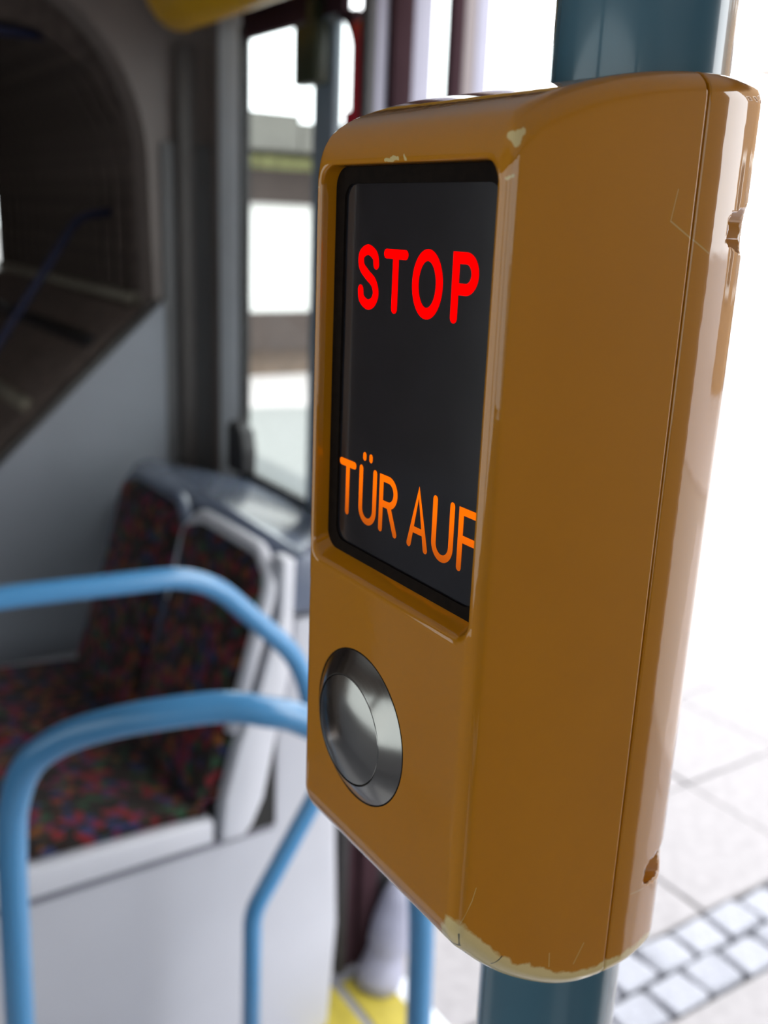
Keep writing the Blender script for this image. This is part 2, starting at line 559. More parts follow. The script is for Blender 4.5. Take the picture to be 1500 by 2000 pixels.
# narrow pane with a rounded upper corner between the post and the red strip
arc_pts = [(-1.685 + 0.062 * math.cos(a), 1.90 + 0.09 * math.sin(a)) for a in np.linspace(0, math.pi / 2, 10)]
from_bm('pane', prism_bm([(-1.685, 1.0), (-1.623, 1.0), (-1.623, 1.89)] + arc_pts, 1, WY + 0.002, WY + 0.008), GLASS, win)
from_bm('pane_corner', prism_bm([(-1.685, 2.0), (-1.62, 2.0), (-1.62, 1.89)] + arc_pts, 1, WY - 0.004, WY + 0.012), MAROON, win)
box('red_strip', (-1.645, WY - 0.007, 0.97), (-1.575, WY + 0.013, 1.82), RED, win)['label'] = 'dark red vertical strip'
box('red_strip', (-1.623, WY - 0.007, 1.82), (-1.575, WY + 0.013, 1.975), RED, win)['label'] = 'dark red vertical strip'
box('end_post', (-1.575, WY - 0.01, -0.2), (-1.46, WY + 0.02, 2.03), MAROON, win)
box('wall_panel', (-1.66, WY, -0.25), (-1.46, WY + 0.012, 0.97), GREY, wall_r)

sign = tag(empty('hanging_box', (-1.785, WY - 0.05, 1.88)), 'small dark olive box hanging at the top of the side window', 'box')
box('housing', (-1.79, WY - 0.045, 1.872), (-1.695, WY - 0.012, 1.985), OLIVE, sign, 0.006)
box('bracket', (-1.76, WY - 0.03, 1.985), (-1.73, WY - 0.008, 2.03), OLIVE, sign)

# opposite wall with windows (behind the viewer) and the front end of the bus
wall_l = struct(empty('wall_left', (0, -1.55, 0)), 'far-side wall of the bus')
box('wall_panel', (BX, -1.60, 0), (3.2, -1.55, 0.95), GREY, wall_l)
box('wall_panel', (BX, -1.60, 1.95), (3.2, -1.55, CZ), TAUPE, wall_l)
for x0, x1 in ((BX, -1.75), (-0.30, -0.18), (1.25, 1.37), (2.9, 3.2)):
    box('window_post', (x0, -1.60, 0.95), (x1, -1.55, 1.95), TAUPE, wall_l)
for i, (x0, x1) in enumerate(((-1.75, -0.30), (-0.18, 1.25), (1.37, 2.9))):
    w_ = struct(box('window_%d' % (i + 2), (x0, -1.58, 0.95), (x1, -1.573, 1.95), TINT), 'large side window opposite the door')
wall_f = struct(empty('wall_front', (3.2, 0, 0)), 'front end of the bus compartment')
box('wall_panel', (3.2, -1.55, 0), (3.25, WY, 1.0), GREY, wall_f)
box('wall_panel', (3.2, -1.55, 2.0), (3.25, WY, CZ), GREY, wall_f)
box('pane', (3.215, -1.55, 1.0), (3.222, WY, 2.0), TINT, wall_f)

# ------------------------------------------------------------------ bulkhead with arch, and the bellows beyond
arch = [(0.905, -0.0), (0.905, 2.24), (-1.55, 2.24), (-1.55, 0.0), (-1.20, 0.0), (-1.20, 1.75)]
arcL = [(-1.20 + 0.33 - 0.33 * math.cos(a), 1.75 + 0.36 * math.sin(a)) for a in np.linspace(0, math.pi / 2, 10)][1:]
arcR = [(0.735 - 0.33 + 0.33 * math.sin(a), 1.72 + 0.39 * math.cos(a)) for a in np.linspace(0, math.pi / 2, 16)]
ring = arch + arcL + arcR + [(0.745, 1.39), (0.74, 0.0)]
bulk = struct(empty('wall_rear', (BX, 0.5, 0)), 'taupe bulkhead with an arched opening at the articulation')
from_bm('arch_frame', prism_bm(ring, 0, BX - 0.10, BX), TAUPE, bulk)
box('frame_post', (BX, 0.765, 1.78 - 1.78), (BX + 0.012, 0.90, 1.78), mat('grey_brown_lining', (0.135, 0.13, 0.13), 0.5, noise=(5, 0.06)), bulk, 0.004)
box('frame_rib', (BX, 0.80, 0.5), (BX + 0.04, 0.84, 2.0), mat('dark_taupe_profile', (0.085, 0.072, 0.066), 0.5, noise=(5, 0.06)), bulk, 0.008)
low = [(0.76, 0.0), (0.76, 1.405), (0.735, 1.385), (0.30, 0.985), (0.0, 0.72), (-0.2, 0.62), (-0.2, 0.0)]
from_bm('lower_panel', prism_bm(low, 0, BX + 0.0, BX + 0.03, 0.004), GREY, bulk)['label'] = 'grey lower panel with a slanting top edge'
edge = [(BX + 0.012, 0.745, 1.40), (BX + 0.012, 0.30, 0.992), (BX + 0.012, 0.0, 0.73)]
from_bm('panel_edge', tube_bm(edge, 0.014, 10), mat('dark_edge_profile', (0.03, 0.026, 0.024), 0.5, noise=(20, 0.1)), bulk, True)

bel = tag(empty('bellows', (-3.1, 0.8, 0.8)), 'dark pleated articulation bellows seen through the arched bulkhead', 'bellows')
NPL = 15
px0, px1 = BX - 0.12, -3.95
stp = (px1 - px0) / NPL
pleat_me = None
for i in range(NPL):
    xa = px0 + stp * i
    if pleat_me is None:
        # a folded strip: up the side wall and over into the roof, with a V-shaped section
        path = [(0.80, 1.40), (0.80, 1.70), (0.78, 1.86), (0.70, 2.00), (0.56, 2.09), (0.30, 2.13), (-0.4, 2.14)]
        inner = [(0.735, 1.40), (0.735, 1.68), (0.715, 1.82), (0.65, 1.935), (0.53, 2.02), (0.29, 2.06), (-0.4, 2.07)]
        bm = bmesh.new()
        A = [bm.verts.new((0, y - 0.8, z - 0.8)) for y, z in path]
        B = [bm.verts.new((stp * 0.40, y - 0.8, z - 0.8)) for y, z in inner]
        B2 = [bm.verts.new((stp * 0.60, y - 0.8, z - 0.8)) for y, z in inner]
        D = [bm.verts.new((stp, y - 0.8, z - 0.8)) for y, z in path]
        for r0, r1 in ((A, B), (B, B2), (B2, D)):
            for k in range(len(path) - 1):
                bm.faces.new((r0[k], r0[k + 1], r1[k + 1], r1[k]))
        bmesh.ops.solidify(bm, geom=bm.faces[:], thickness=0.006)
        pleat_me = bpy.data.meshes.new('pleat')
        bm.normal_update(); bm.to_mesh(pleat_me); bm.free()
        glint_bm = box_bm((stp * 0.85, -0.075, 0.585), (stp * 0.15, -0.02, 0.612), 0.006)  # pale block painted in as light caught at the foot of the pleat
        glint_me = bpy.data.meshes.new('pleat_glint')
        glint_bm.to_mesh(glint_me); glint_bm.free()
    o = link('pleat', pleat_me, BELLOW)
    o.parent = bel
    o.location = (xa + 3.1, 0, 0)
    h = link('pleat_glint', glint_me, GLINT_RIB)
    h.parent = o
apron = [(0.83, 1.40), (0.83, 1.34), (0.2, 0.86), (-0.9, 0.30), (-0.9, 0.34), (0.2, 0.90), (0.72, 1.375)]
from_bm('apron', prism_bm(apron, 0, -3.98, BX - 0.11), BELLOW, bel)
for yy in (0.62, 0.45):
    zz = 0.90 + (yy - 0.2) * 0.913
    box('apron_rib', (-3.95, yy - 0.012, zz - 0.01), (BX - 0.13, yy + 0.012, zz + 0.02), GLINT_RIB if yy < 0.5 else RUBBER, bel)
box('bellows_lining', (-3.98, 0.84, -0.2), (BX - 0.10, 0.90, 2.2), BELLOW, bel)
box('bellows_roof', (-3.98, -1.5, 2.17), (BX - 0.10, 0.90, 2.22), BELLOW, bel)
box('bellows_floor', (-3.98, -1.5, -0.06), (BX - 0.10, 0.90, 0.0), BELLOW, bel)
box('bellows_lining', (-3.98, -1.5, 0), (BX - 0.10, -1.45, 2.2), BELLOW, bel)
# far section of the bus beyond the bellows
far = struct(empty('wall_back', (-4.6, 0.8, 0)), 'far bus section beyond the bellows')
box('wall_panel', (-6.0, 0.86, 0), (-4.0, 0.92, 1.32), TAUPE, far)
box('wall_panel', (-6.0, 0.86, 1.66), (-4.0, 0.92, 2.2), TAUPE, far)
box('wall_panel', (-6.05, -1.5, 0), (-6.0, 0.92, 2.2), BROWN, far)
box('wall_panel', (-6.0, -1.5, 2.2), (-4.0, 0.92, 2.25), BROWN, far)
box('wall_panel', (-6.0, -1.5, -0.06), (-4.0, 0.92, 0.0), BROWN, far)
box('wall_panel', (-6.0, -1.55, 0), (-4.0, -1.5, 2.2), BROWN, far)
box('pane', (-6.0, 0.89, 1.32), (-4.0, 0.897, 1.66), GLASS, far)
nr = tag(empty('navy_handrail', (-2.7, 0.5, 1.0)), 'dark navy handrail curving up in front of the bellows', 'handrail')
from_bm('rail_tube', tube_bm(fillet_path([(-2.62, 0.20, 0.90), (-2.62, 0.42, 1.25), (-2.62, 0.66, 1.60), (-2.62, 0.80, 1.62)], 0.10), 0.010, 16), NAVY, nr, True)
from_bm('rail_tube', tube_bm([(-2.55, 0.20, 2.02), (-2.55, 0.70, 2.02)], 0.012, 16), NAVY, nr, True)

# yellow cove rail under the ceiling
yr = tag(empty('ceiling_grab_bar', (-1.7, 0.74, 2.03)), 'yellow grab bar running under the ceiling above the seat', 'grab bar')
ypath = fillet_path([(-2.27, 0.72, 2.24), (-2.17, 0.75, 2.045), (-0.9, 0.75, 2.045), (-0.9, 0.75, 2.24)], [0.10, 0.08])
from_bm('bar', tube_bm(ypath, 0.045, 20), YELLOW, yr, True)

# ------------------------------------------------------------------ yellow threshold marking
mark = struct(empty('trim_2', (-1.2, 0.75, 0)), 'yellow floor marking at the door')
box('marking_strip', (-1.40, 0.66, 0.0), (-1.24, 0.78, 0.003), YMARK, mark)
box('marking_strip', (-1.40, 0.80, 0.0), (-1.22, 0.895, 0.003), YMARK, mark)
box('threshold', (-1.42, WY - 0.01, -0.06), (0.6, WY + 0.03, 0.004), ALU, mark)

# ------------------------------------------------------------------ folded door leaf at the end of the doorway
door = struct(empty('door_1', (-1.42, 0.9, 0)), 'folded door leaf with dark rubber edges and lilac-grey frame')
strips = [(0.785, 0.808, RUBBER, 0.012), (0.812, 0.838, LILAC, 0.000), (0.838, 0.882, MAROON, 0.014),
          (0.882, 0.932, LILAC, 0.000), (0.962, 0.992, MAROON, 0.010), (0.994, 1.022, BROWN, 0.002), (1.022, 1.058, LILAC, 0.000)]
for y0, y1, mm, dx in strips:
    z0 = 0.03
    if mm is LILAC and y1 < 0.95:
        z0 = 0.62
    box('stile', (-1.414, y0, z0), (-1.405 + dx, y1 - 0.001, 2.12), mm, door, 0.004)
box('pane', (-1.412, 0.935, 0.10), (-1.408, 0.965, 2.10), GLASS, door)
for y0, y1, mm, dx in ((0.809, 0.837, MAROON, 0.000), (0.883, 0.932, RUBBER, 0.000)):
    box('stile', (-1.414, y0, 0.03), (-1.405 + dx, y1 - 0.001, 0.619), mm, door, 0.004)
hb = empty('pivot_housing', (-1.36, 0.87, 0.0))
hb.parent = door
hb.matrix_parent_inverse = Matrix.Translation(door.location).inverted()
prof = [(0.0, 0.0), (0.050, 0.0), (0.052, 0.03), (0.043, 0.07), (0.040, 0.085), (0.046, 0.10), (0.048, 0.15), (0.040, 0.21), (0.026, 0.245), (0.0, 0.25)]
me_ = lathe_bm(prof, (0, 0, 0), 'z', 28)
ob = from_bm('pivot_cover', me_, mat('grey_plastic_cover', (0.33, 0.33, 0.42), 0.5, noise=(20, 0.08)), None, True)
ob.parent = hb
ob.rotation_euler = (math.radians(-14), 0, 0)
ob2 = box('arm', (-0.05, -0.03, 0.0), (0.02, 0.03, 0.012), RUBBER, None)
ob2.parent = hb

# ------------------------------------------------------------------ double seat on its podium
SX0, SX1 = -2.06, -1.30
seat = tag(empty('double_seat', (-1.68, 0.35, 0)), 'double passenger seat with dark multicoloured fabric and light grey shell', 'seat')
pod = [(0.02, 0.0), (0.02, 0.522), (0.60, 0.522), (0.60, 1.03), (0.68, 1.03), (0.72, 0.60), (0.73, 0.25), (0.70, 0.0)]
pod = [(0.02, 0.0), (0.02, 0.522), (0.580, 0.522), (0.580, 0.70), (0.612, 0.84), (0.618, 0.93), (0.70, 0.93), (0.715, 0.62), (0.73, 0.25), (0.715, 0.0)]
from_bm('podium', prism_bm(pod, 0, SX0 - 0.2, SX1 - 0.005, 0.012, 3), WHITE, seat, 40)
box('podium_joint', (SX1 - 0.03, 0.025, 0.518), (SX1 - 0.002, 0.58, 0.530), SEAM, seat, 0.003)
shellp = [(0.03, 0.532), (0.03, 0.592), (0.46, 0.578), (0.46, 0.532)]
from_bm('seat_shell', prism_bm(shellp, 0, SX0, SX1 + 0.002, 0.006, 3), SHELL, seat, 40)
mid = (SX0 + SX1) / 2
for a, b in ((SX0 + 0.012, mid - 0.006), (mid + 0.006, SX1 - 0.012)):
    from_bm('seat_cushion', prism_bm([(0.04, 0.594), (0.05, 0.628), (0.20, 0.622), (0.42, 0.602), (0.455, 0.595), (0.455, 0.581)], 0, a, b, 0.012, 3), FABRIC, seat, 50)
    bk = [(0.43, 0.60), (0.475, 0.74), (0.53, 0.90), (0.553, 1.005), (0.568, 1.03), (0.588, 1.03), (0.572, 0.90), (0.525, 0.74), (0.49, 0.60)]
    back = from_bm('backrest', prism_bm(bk, 0, a + 0.006, b - 0.006, 0.012, 3), FABRIC, seat, 50)
    # pale rim: over the top and down the aisle side of each backrest
    rim = [(a, 0.535, 0.86), (a, 0.572, 1.00), (a + 0.05, 0.582, 1.045), (b - 0.05, 0.582, 1.05), (b + 0.002, 0.576, 1.01), (b + 0.002, 0.50, 0.74)]
    rimo = from_bm('backrest_rim', tube_bm(fillet_path(rim, [0.03, 0.05, 0.05, 0.04], 6), 0.014, 14), LEDGE if a < -1.9 else SHELL, seat, True)
# aisle-side shell of the backrest
sp = [(0.470, 0.534), (0.478, 0.62), (0.505, 0.72), (0.545, 0.82), (0.583, 0.95), (0.585, 1.055), (0.612, 1.052), (0.606, 0.85),
      (0.578, 0.72), (0.553, 0.60), (0.53, 0.55), (0.515, 0.534)]
from_bm('side_shell', prism_bm(sp, 0, SX1 - 0.03, SX1 + 0.012, 0.006, 3), SHELL, seat, 40)
box('gap_shade', (SX1 - 0.05, 0.50, 0.53), (SX1 - 0.035, 0.60, 0.74), DARK, seat)  # dark infill boxes paint the shade in the gap between shell and podium
box('gap_shade', (SX1 - 0.02, 0.520, 0.531), (SX1 - 0.001, 0.583, 0.735), DARK, seat)
# blue-grey cover behind the backrests, sloping up to the window sill
led = [(0.60, 0.95), (0.598, 1.045), (0.635, 1.058), (0.70, 1.035), (0.885, 0.985), (0.885, 0.93)]
from_bm('back_ledge', prism_bm(led, 0, SX0 - 0.02, SX1 + 0.01, 0.008, 3), LEDGE, seat, 40)
blk = tag(from_bm('window_latch', prism_bm([(-2.13, 1.0), (-2.13, 1.11), (-2.10, 1.13), (-2.05, 1.11), (-2.035, 1.06), (-2.04, 1.0)], 1, 0.86, 0.90, 0.006), RUBBER),
          'black rounded catch at the lower corner of the side window', 'window catch')

# ------------------------------------------------------------------ blue guard rails
gr = tag(empty('guard_rail', (-0.8, 0.3, 0)), 'nearer light blue tubular guard rail shaped like an inverted U', 'guard rail')
p1 = catmull([(-0.98, 0.035, 0.0), (-0.98, 0.042, 0.35), (-0.98, 0.048, 0.70), (-0.98, 0.052, 0.856), (-0.97, 0.058, 0.925), (-0.95, 0.074, 0.980), (-0.92, 0.104, 1.017),
              (-0.88, 0.141, 1.045), (-0.84, 0.189, 1.065), (-0.81, 0.258, 1.072), (-0.79, 0.307, 1.063), (-0.785, 0.352, 1.043), (-0.78, 0.430, 0.981),
              (-0.78, 0.500, 0.880), (-0.78, 0.538, 0.740), (-0.78, 0.548, 0.560), (-0.78, 0.553, 0.30), (-0.78, 0.555, 0.0)], 6)
from_bm('rail_tube', tube_bm(p1, 0.0185, 24), BLUE, gr, True)
for xx, yy in ((-0.98, 0.035), (-0.78, 0.555)):
    from_bm('floor_flange', lathe_bm([(0.0, 0.012), (0.030, 0.012), (0.034, 0.008), (0.034, 0.0), (0.0, 0.0)], (xx, yy, 0.0), 'z', 24), BLUE, gr, 40)
g2 = tag(empty('guard_rail', (-1.1, 0.3, 0)), 'farther light blue guard rail with a kinked leg beside the seat', 'guard rail')
p2 = fillet_path([(-1.10, -0.25, 0.0), (-1.10, -0.25, 1.135), (-1.10, 0.10, 1.137), (-1.10, 0.36, 1.125), (-1.10, 0.52, 0.96), (-1.10, 0.575, 0.74), (-1.10, 0.44, 0.525), (-1.10, 0.435, 0.0)],
                 [0.09, 0.5, 0.16, 0.20, 0.07, 0.09], 12)
from_bm('rail_tube', tube_bm(p2, 0.0155, 24), BLUE, g2, True)
for yy in (-0.25, 0.435):
    from_bm('floor_flange', lathe_bm([(0.0, 0.012), (0.030, 0.012), (0.034, 0.008), (0.034, 0.0), (0.0, 0.0)], (-1.10, yy, 0.0), 'z', 24), BLUE, g2, 40)

# ------------------------------------------------------------------ grab pole
pole = tag(empty('grab_pole', (0, 0, 0)), 'thick blue-grey vertical pole carrying the yellow button unit', 'pole')
from_bm('pole_tube', tube_bm([(0, 0, 0.0), (0, 0, 1.0), (0, 0, 1.45), (0, 0, 1.65), (0, 0, CZ)], 0.019, 96), POLE, pole, 40)
from_bm('floor_flange', lathe_bm([(0.0195, 0.02), (0.036, 0.02), (0.042, 0.012), (0.042, 0.0), (0.0195, 0.0)], (0, 0, 0.0), 'z', 32), POLE, pole, 40)

# ================================================================== the yellow button unit (signed-distance body, mm)
def dense(pts, n):
    return np.array([(p.x, p.y) for p in catmull([(a, b, 0) for a, b in pts], n)])


top_c = dense([(-70, 1.0), (-66, 8.0), (-62, 14.4), (-60.0, 16.8), (-56, 19.7), (-51, 21.9), (-45.4, 23.8), (-37.2, 26.0), (-28.6, 27.6), (-20.7, 28.6), (-12, 29.2), (0, 29.3), (40, 29.3)], 8)
bot_c = dense([(-70, -135.3), (-66, -139.6), (-62, -144.0), (-57, -149.0), (-52.4, -153.6), (-44.8, -160.0), (-35.1, -166.2), (-26.8, -170.0), (-18.5, -171.8), (-8, -172.2), (0, -172.2), (40, -172.2)], 8)


def curve_dist(c, y, z, up):
    """approximate signed distance to an open curve z = f(y); positive above (up) or below it"""
    f = np.interp(y, c[:, 0], c[:, 1])
    s = np.gradient(c[:, 1], c[:, 0])
    sl = np.interp(y, c[:, 0], s)
    d = (z - f) / np.sqrt(1 + sl * sl)
    return d if up else -d


def plan_sd(x, y):
    rc = 3.2
    qx = np.abs(x) - 33.0 + rc
    qy = (-62.0 + rc) - y
    d1 = np.sqrt(np.maximum(qx, 0) ** 2 + np.maximum(qy, 0) ** 2) + np.minimum(np.maximum(qx, qy), 0) - rc
    # behind the seam: flank curving gently in, then a crisp edge to the slanting back faces
    d2 = np.sqrt((np.abs(x) + 12.0) ** 2 + (y + 12.6) ** 2) - 45.0
    d = np.where(y < -12.6, d1, d2)
    return rmax(rmax(d, np.abs(x) * 0.712 + y * 0.702 - 24.75, 1.6), y - 22.5, 4.0)


def rmax(a, b, r):
    u, v = a + r, b + r
    return np.minimum(np.maximum(u, v), 0) + np.sqrt(np.maximum(u, 0) ** 2 + np.maximum(v, 0) ** 2) - r


def rrect(x, z, cx, cz, hx, hz, r):
    qx, qz = np.abs(x - cx) - hx + r, np.abs(z - cz) - hz + r
    return np.sqrt(np.maximum(qx, 0) ** 2 + np.maximum(qz, 0) ** 2) + np.minimum(np.maximum(qx, qz), 0) - r


def body_sd(x, y, z):
    d = plan_sd(x, y)
    d = rmax(d, curve_dist(top_c, y, z, True), 4.8)
    d = rmax(d, curve_dist(bot_c, y, z, False), 3.2)
    return np.maximum(d, 19.25 - np.sqrt(x * x + y * y))


SEAM_Y = -15.0


def front_sd(x, y, z):
    d = rmax(body_sd(x, y, z), y - (SEAM_Y - 0.28), 0.22)
    sill = 0.5 * np.clip(y + 62.0, 0, 6)                      # the lower wall of the pocket slopes
    pk = np.maximum(rrect(x, z, 0.0, -33.4 + sill / 2, 30.2, 44.0 - sill / 2, 4.2), y - (-52.0))
    return rmax(d, -pk, 1.1)


def back_sd(x, y, z):
    d = rmax(body_sd(x, y, z), (SEAM_Y + 0.28) - y, 0.22)
    for sx in (-1, 1):
        for zz in (0.8, -148.2):
            h = np.maximum(np.sqrt((x - 27.3 * sx) ** 2 + (z - zz) ** 2) - 5.1, -4.0 - y)
            d = rmax(d, -h, 0.4)
    return d


def surface_net(fn, lo, hi, step):
    n = [int(math.ceil((hi[i] - lo[i]) / step)) + 1 for i in range(3)]
    ax = [lo[i] + step * np.arange(n[i]) for i in range(3)]
    V = fn(ax[0][:, None, None], ax[1][None, :, None], ax[2][None, None, :])
    V = np.broadcast_to(V, n)
    ins = V < 0
    cs = sum(ins[i:n[0] - 1 + i, j:n[1] - 1 + j, k:n[2] - 1 + k].astype(np.int8) for i in (0, 1) for j in (0, 1) for k in (0, 1))
    act = (cs > 0) & (cs < 8)
    idx = -np.ones(act.shape, dtype=np.int64)
    cells = np.argwhere(act)
    idx[act] = np.arange(len(cells))
    # mean of the edge crossings
    acc = np.zeros((len(cells), 3)); cnt = np.zeros(len(cells))
    corners = [(i, j, k) for i in (0, 1) for j in (0, 1) for k in (0, 1)]
    val = {c: V[cells[:, 0] + c[0], cells[:, 1] + c[1], cells[:, 2] + c[2]] for c in corners}
    for a in corners:
        for d in range(3):
            if a[d] == 0:
                b = list(a); b[d] = 1; b = tuple(b)
                va, vb = val[a], val[b]
                m = (va < 0) != (vb < 0)
                t = np.where(m, va / np.where(m, va - vb, 1), 0)
                for q in range(3):
                    acc[:, q] += np.where(m, a[q] + (t if q == d else 0), 0)
                cnt += m
    P = np.array(lo) + step * (cells + acc / cnt[:, None])
    faces = []
    for d in range(3):
        e1, e2 = (d + 1) % 3, (d + 2) % 3
        sl0 = [slice(None)] * 3; sl1 = [slice(None)] * 3
        sl0[d] = slice(0, n[d] - 1); sl1[d] = slice(1, n[d])
        ch = ins[tuple(sl0)] != ins[tuple(sl1)]
        loc = np.argwhere(ch)
        loc = loc[(loc[:, e1] > 0) & (loc[:, e2] > 0) & (loc[:, e1] < n[e1] - 1) & (loc[:, e2] < n[e2] - 1)]
        flip = ins[loc[:, 0], loc[:, 1], loc[:, 2]]
        q = []
        for o1, o2 in ((0, 0), (1, 0), (1, 1), (0, 1)):
            c = loc.copy(); c[:, e1] -= o1; c[:, e2] -= o2
            q.append(idx[c[:, 0], c[:, 1], c[:, 2]])
        q = np.stack(q, 1)
        q[~flip] = q[~flip][:, ::-1]
        faces.append(q)
    F = np.concatenate(faces)
    def grad(P, h):
        g = np.zeros_like(P)
        for i in range(3):
            A_, B_ = P.copy(), P.copy()
            A_[:, i] += h; B_[:, i] -= h
            g[:, i] = (fn(A_[:, 0], A_[:, 1], A_[:, 2]) - fn(B_[:, 0], B_[:, 1], B_[:, 2])) / (2 * h)
        return g
    for _ in range(4):
        d = fn(P[:, 0], P[:, 1], P[:, 2])
        g = grad(P, 0.02)
        P = P - np.clip(d, -step, step)[:, None] * g / np.maximum((g * g).sum(1), 0.3)[:, None]
    N = grad(P, 0.05)
    N /= np.linalg.norm(N, axis=1)[:, None] + 1e-9
    return P, F, N


def sd_object(name, fn, lo, hi, step, material, parent):
    P, F, N = surface_net(fn, lo, hi, step)
    me = bpy.data.meshes.new(name)
    me.vertices.add(len(P)); me.vertices.foreach_set('co', (P * 0.001).astype(np.float32).ravel())
    me.loops.add(F.size); me.loops.foreach_set('vertex_index', F.astype(np.int32).ravel())
    me.polygons.add(len(F)); me.polygons.foreach_set('loop_start', np.arange(0, F.size, 4, dtype=np.int32))
    me.update(calc_edges=True)
    at = me.attributes.new('wear', 'FLOAT', 'POINT')
    below = -curve_dist(bot_c, P[:, 1], P[:, 2], False)      # mm inside the lower curve
    sx = np.clip((P[:, 0] - 22.0) / 9.0, 0, 1)
    w = np.clip(1.0 - below / 9.0, 0, 1) * sx
    at.data.foreach_set('value', w.astype(np.float32))
    me.shade_smooth()
    me.normals_split_custom_set_from_vertices(N.tolist())
    me.validate()
    me.materials.append(material)
    o = bpy.data.objects.new(name, me)
    COL.objects.link(o)
    o.parent = parent
    return o


UZ = 1.62
unit = tag(empty('stop_button_unit', (0, 0, UZ)), 'glossy yellow stop and door button unit clamped around the blue-grey pole', 'button unit')
sd_object('front_shell', front_sd, (-36, -65, -175), (36, -13, 34), 0.8, PAINT, unit)
sd_object('back_shell', back_sd, (-36, -17, -175), (36, 25, 34), 0.8, PAINT, unit)


def upart(name, bm, m, parent=unit, smooth=None):
    """a part of the unit, built in millimetres"""
    me = bpy.data.meshes.new(name)
    for v in bm.verts:
        v.co *= 0.001
    bm.normal_update(); bm.to_mesh(me); bm.free()
    if smooth:
        me.shade_smooth()
        if smooth is not True:
            me.set_sharp_from_angle(angle=math.radians(smooth))
    me.materials.append(m)
    o = bpy.data.objects.new(name, me)
    COL.objects.link(o)
    o.parent = parent
    return o


# dark core seen through the seam
bm = bmesh.new()
box_bm((-32.4, -15.6, -166), (-20.5, -14.4, 25), bm=bm)
box_bm((20.5, -15.6, -166), (32.4, -14.4, 25), bm=bm)
upart('seam_seal', bm, DARK)


def rr_pts(cx, cz, hx, hz, r, n=8):
    out = []
    for sx, sz, a0 in ((1, 1, 0), (-1, 1, 90), (-1, -1, 180), (1, -1, 270)):
        for k in range(n + 1):
            a = math.radians(a0 + 90 * k / n)
            out.append((cx + sx * (hx - r) + r * math.cos(a), cz + sz * (hz - r) + r * math.sin(a)))
    return out


# gasket ring lining the pocket
o_pts = rr_pts(0, -33.4, 30.15, 43.95, 4.2)
i_pts = rr_pts(0, -32.7, 26.6, 39.9, 3.4)
bm = bmesh.new()
n = len(o_pts)
V = [[bm.verts.new((p[0], y, p[1])) for p in pts] for pts, y in ((o_pts, -57.6), (i_pts, -57.5), (i_pts, -56.6), (o_pts, -56.6))]
for a in range(4):
    for k in range(n):
        bm.faces.new((V[a][k], V[a][(k + 1) % n], V[(a + 1) % 4][(k + 1) % n], V[(a + 1) % 4][k]))
bmesh.ops.recalc_face_normals(bm, faces=bm.faces)
upart('gasket', bm, GASKET, smooth=35)
screen = upart('display_panel', prism_bm(rr_pts(0, -33.4, 29.9, 43.7, 4.0), 1, -57.0, -53.0), SCREEN)
screen['label'] = 'smoked black display panel with lit lettering'


# ---- lettering: round-ended strokes, each letter a flat raised piece on the panel
def arc(cx, cz, rx, rz, a0, a1, n=20):
    return [(cx + rx * math.cos(math.radians(a0 + (a1 - a0) * k / n)), cz + rz * math.sin(math.radians(a0 + (a1 - a0) * k / n))) for k in range(n + 1)]


def stroke_into(bm, pts, w, y, closed=False):
    pts = [Vector((p[0], p[1])) for p in pts]
    n = len(pts)
    L, Rr = [], []
    for i in range(n):
        if closed:
            a, b = pts[(i - 1) % n], pts[(i + 1) % n]
            t = (b - a).normalized()
            sc = 1
        else:
            a = pts[max(i - 1, 0)]; b = pts[min(i + 1, n - 1)]
            t = (b - a).normalized()
            sc = 1
            if 0 < i < n - 1:
                t1 = (pts[i] - a).normalized(); t2 = (b - pts[i]).normalized()
                t = (t1 + t2).normalized()
                sc = min(1 / max(t.dot(t1), 0.35), 1.6)
        nn = Vector((-t.y, t.x)) * (w / 2 * sc)
        L.append(pts[i] + nn); Rr.append(pts[i] - nn)
    vl = [bm.verts.new((p.x, y, p.y)) for p in L]
    vr = [bm.verts.new((p.x, y, p.y)) for p in Rr]
    m = n if closed else n - 1
    for i in range(m):
        j = (i + 1) % n
        bm.faces.new((vl[i], vl[j], vr[j], vr[i]))
    if not closed:
        for i, k in ((0, -1), (n - 1, 1)):
            t = (pts[1] - pts[0]).normalized() if i == 0 else (pts[-1] - pts[-2]).normalized()
            t = t * k
            nn = Vector((-t.y, t.x))
            fan = [bm.verts.new((pts[i].x + (nn.x * math.cos(a) + t.x * math.sin(a)) * w / 2, y,
                                 pts[i].y + (nn.y * math.cos(a) + t.y * math.sin(a)) * w / 2)) for a in np.linspace(0, math.pi, 11)]
            bm.faces.new(fan)


def letter(name, strokes, w, m):
    bm = bmesh.new()
    for i, st in enumerate(strokes):
        pts, closed = st[0], (len(st) > 1 and st[1])
        ww = st[2] if len(st) > 2 else w
        stroke_into(bm, pts, ww, -57.06 - 0.004 * i, closed)
    for f in bm.faces:
        f.normal_update()
        if f.normal.y > 0:
            f.normal_flip()
    return upart(name, bm, m, screen)


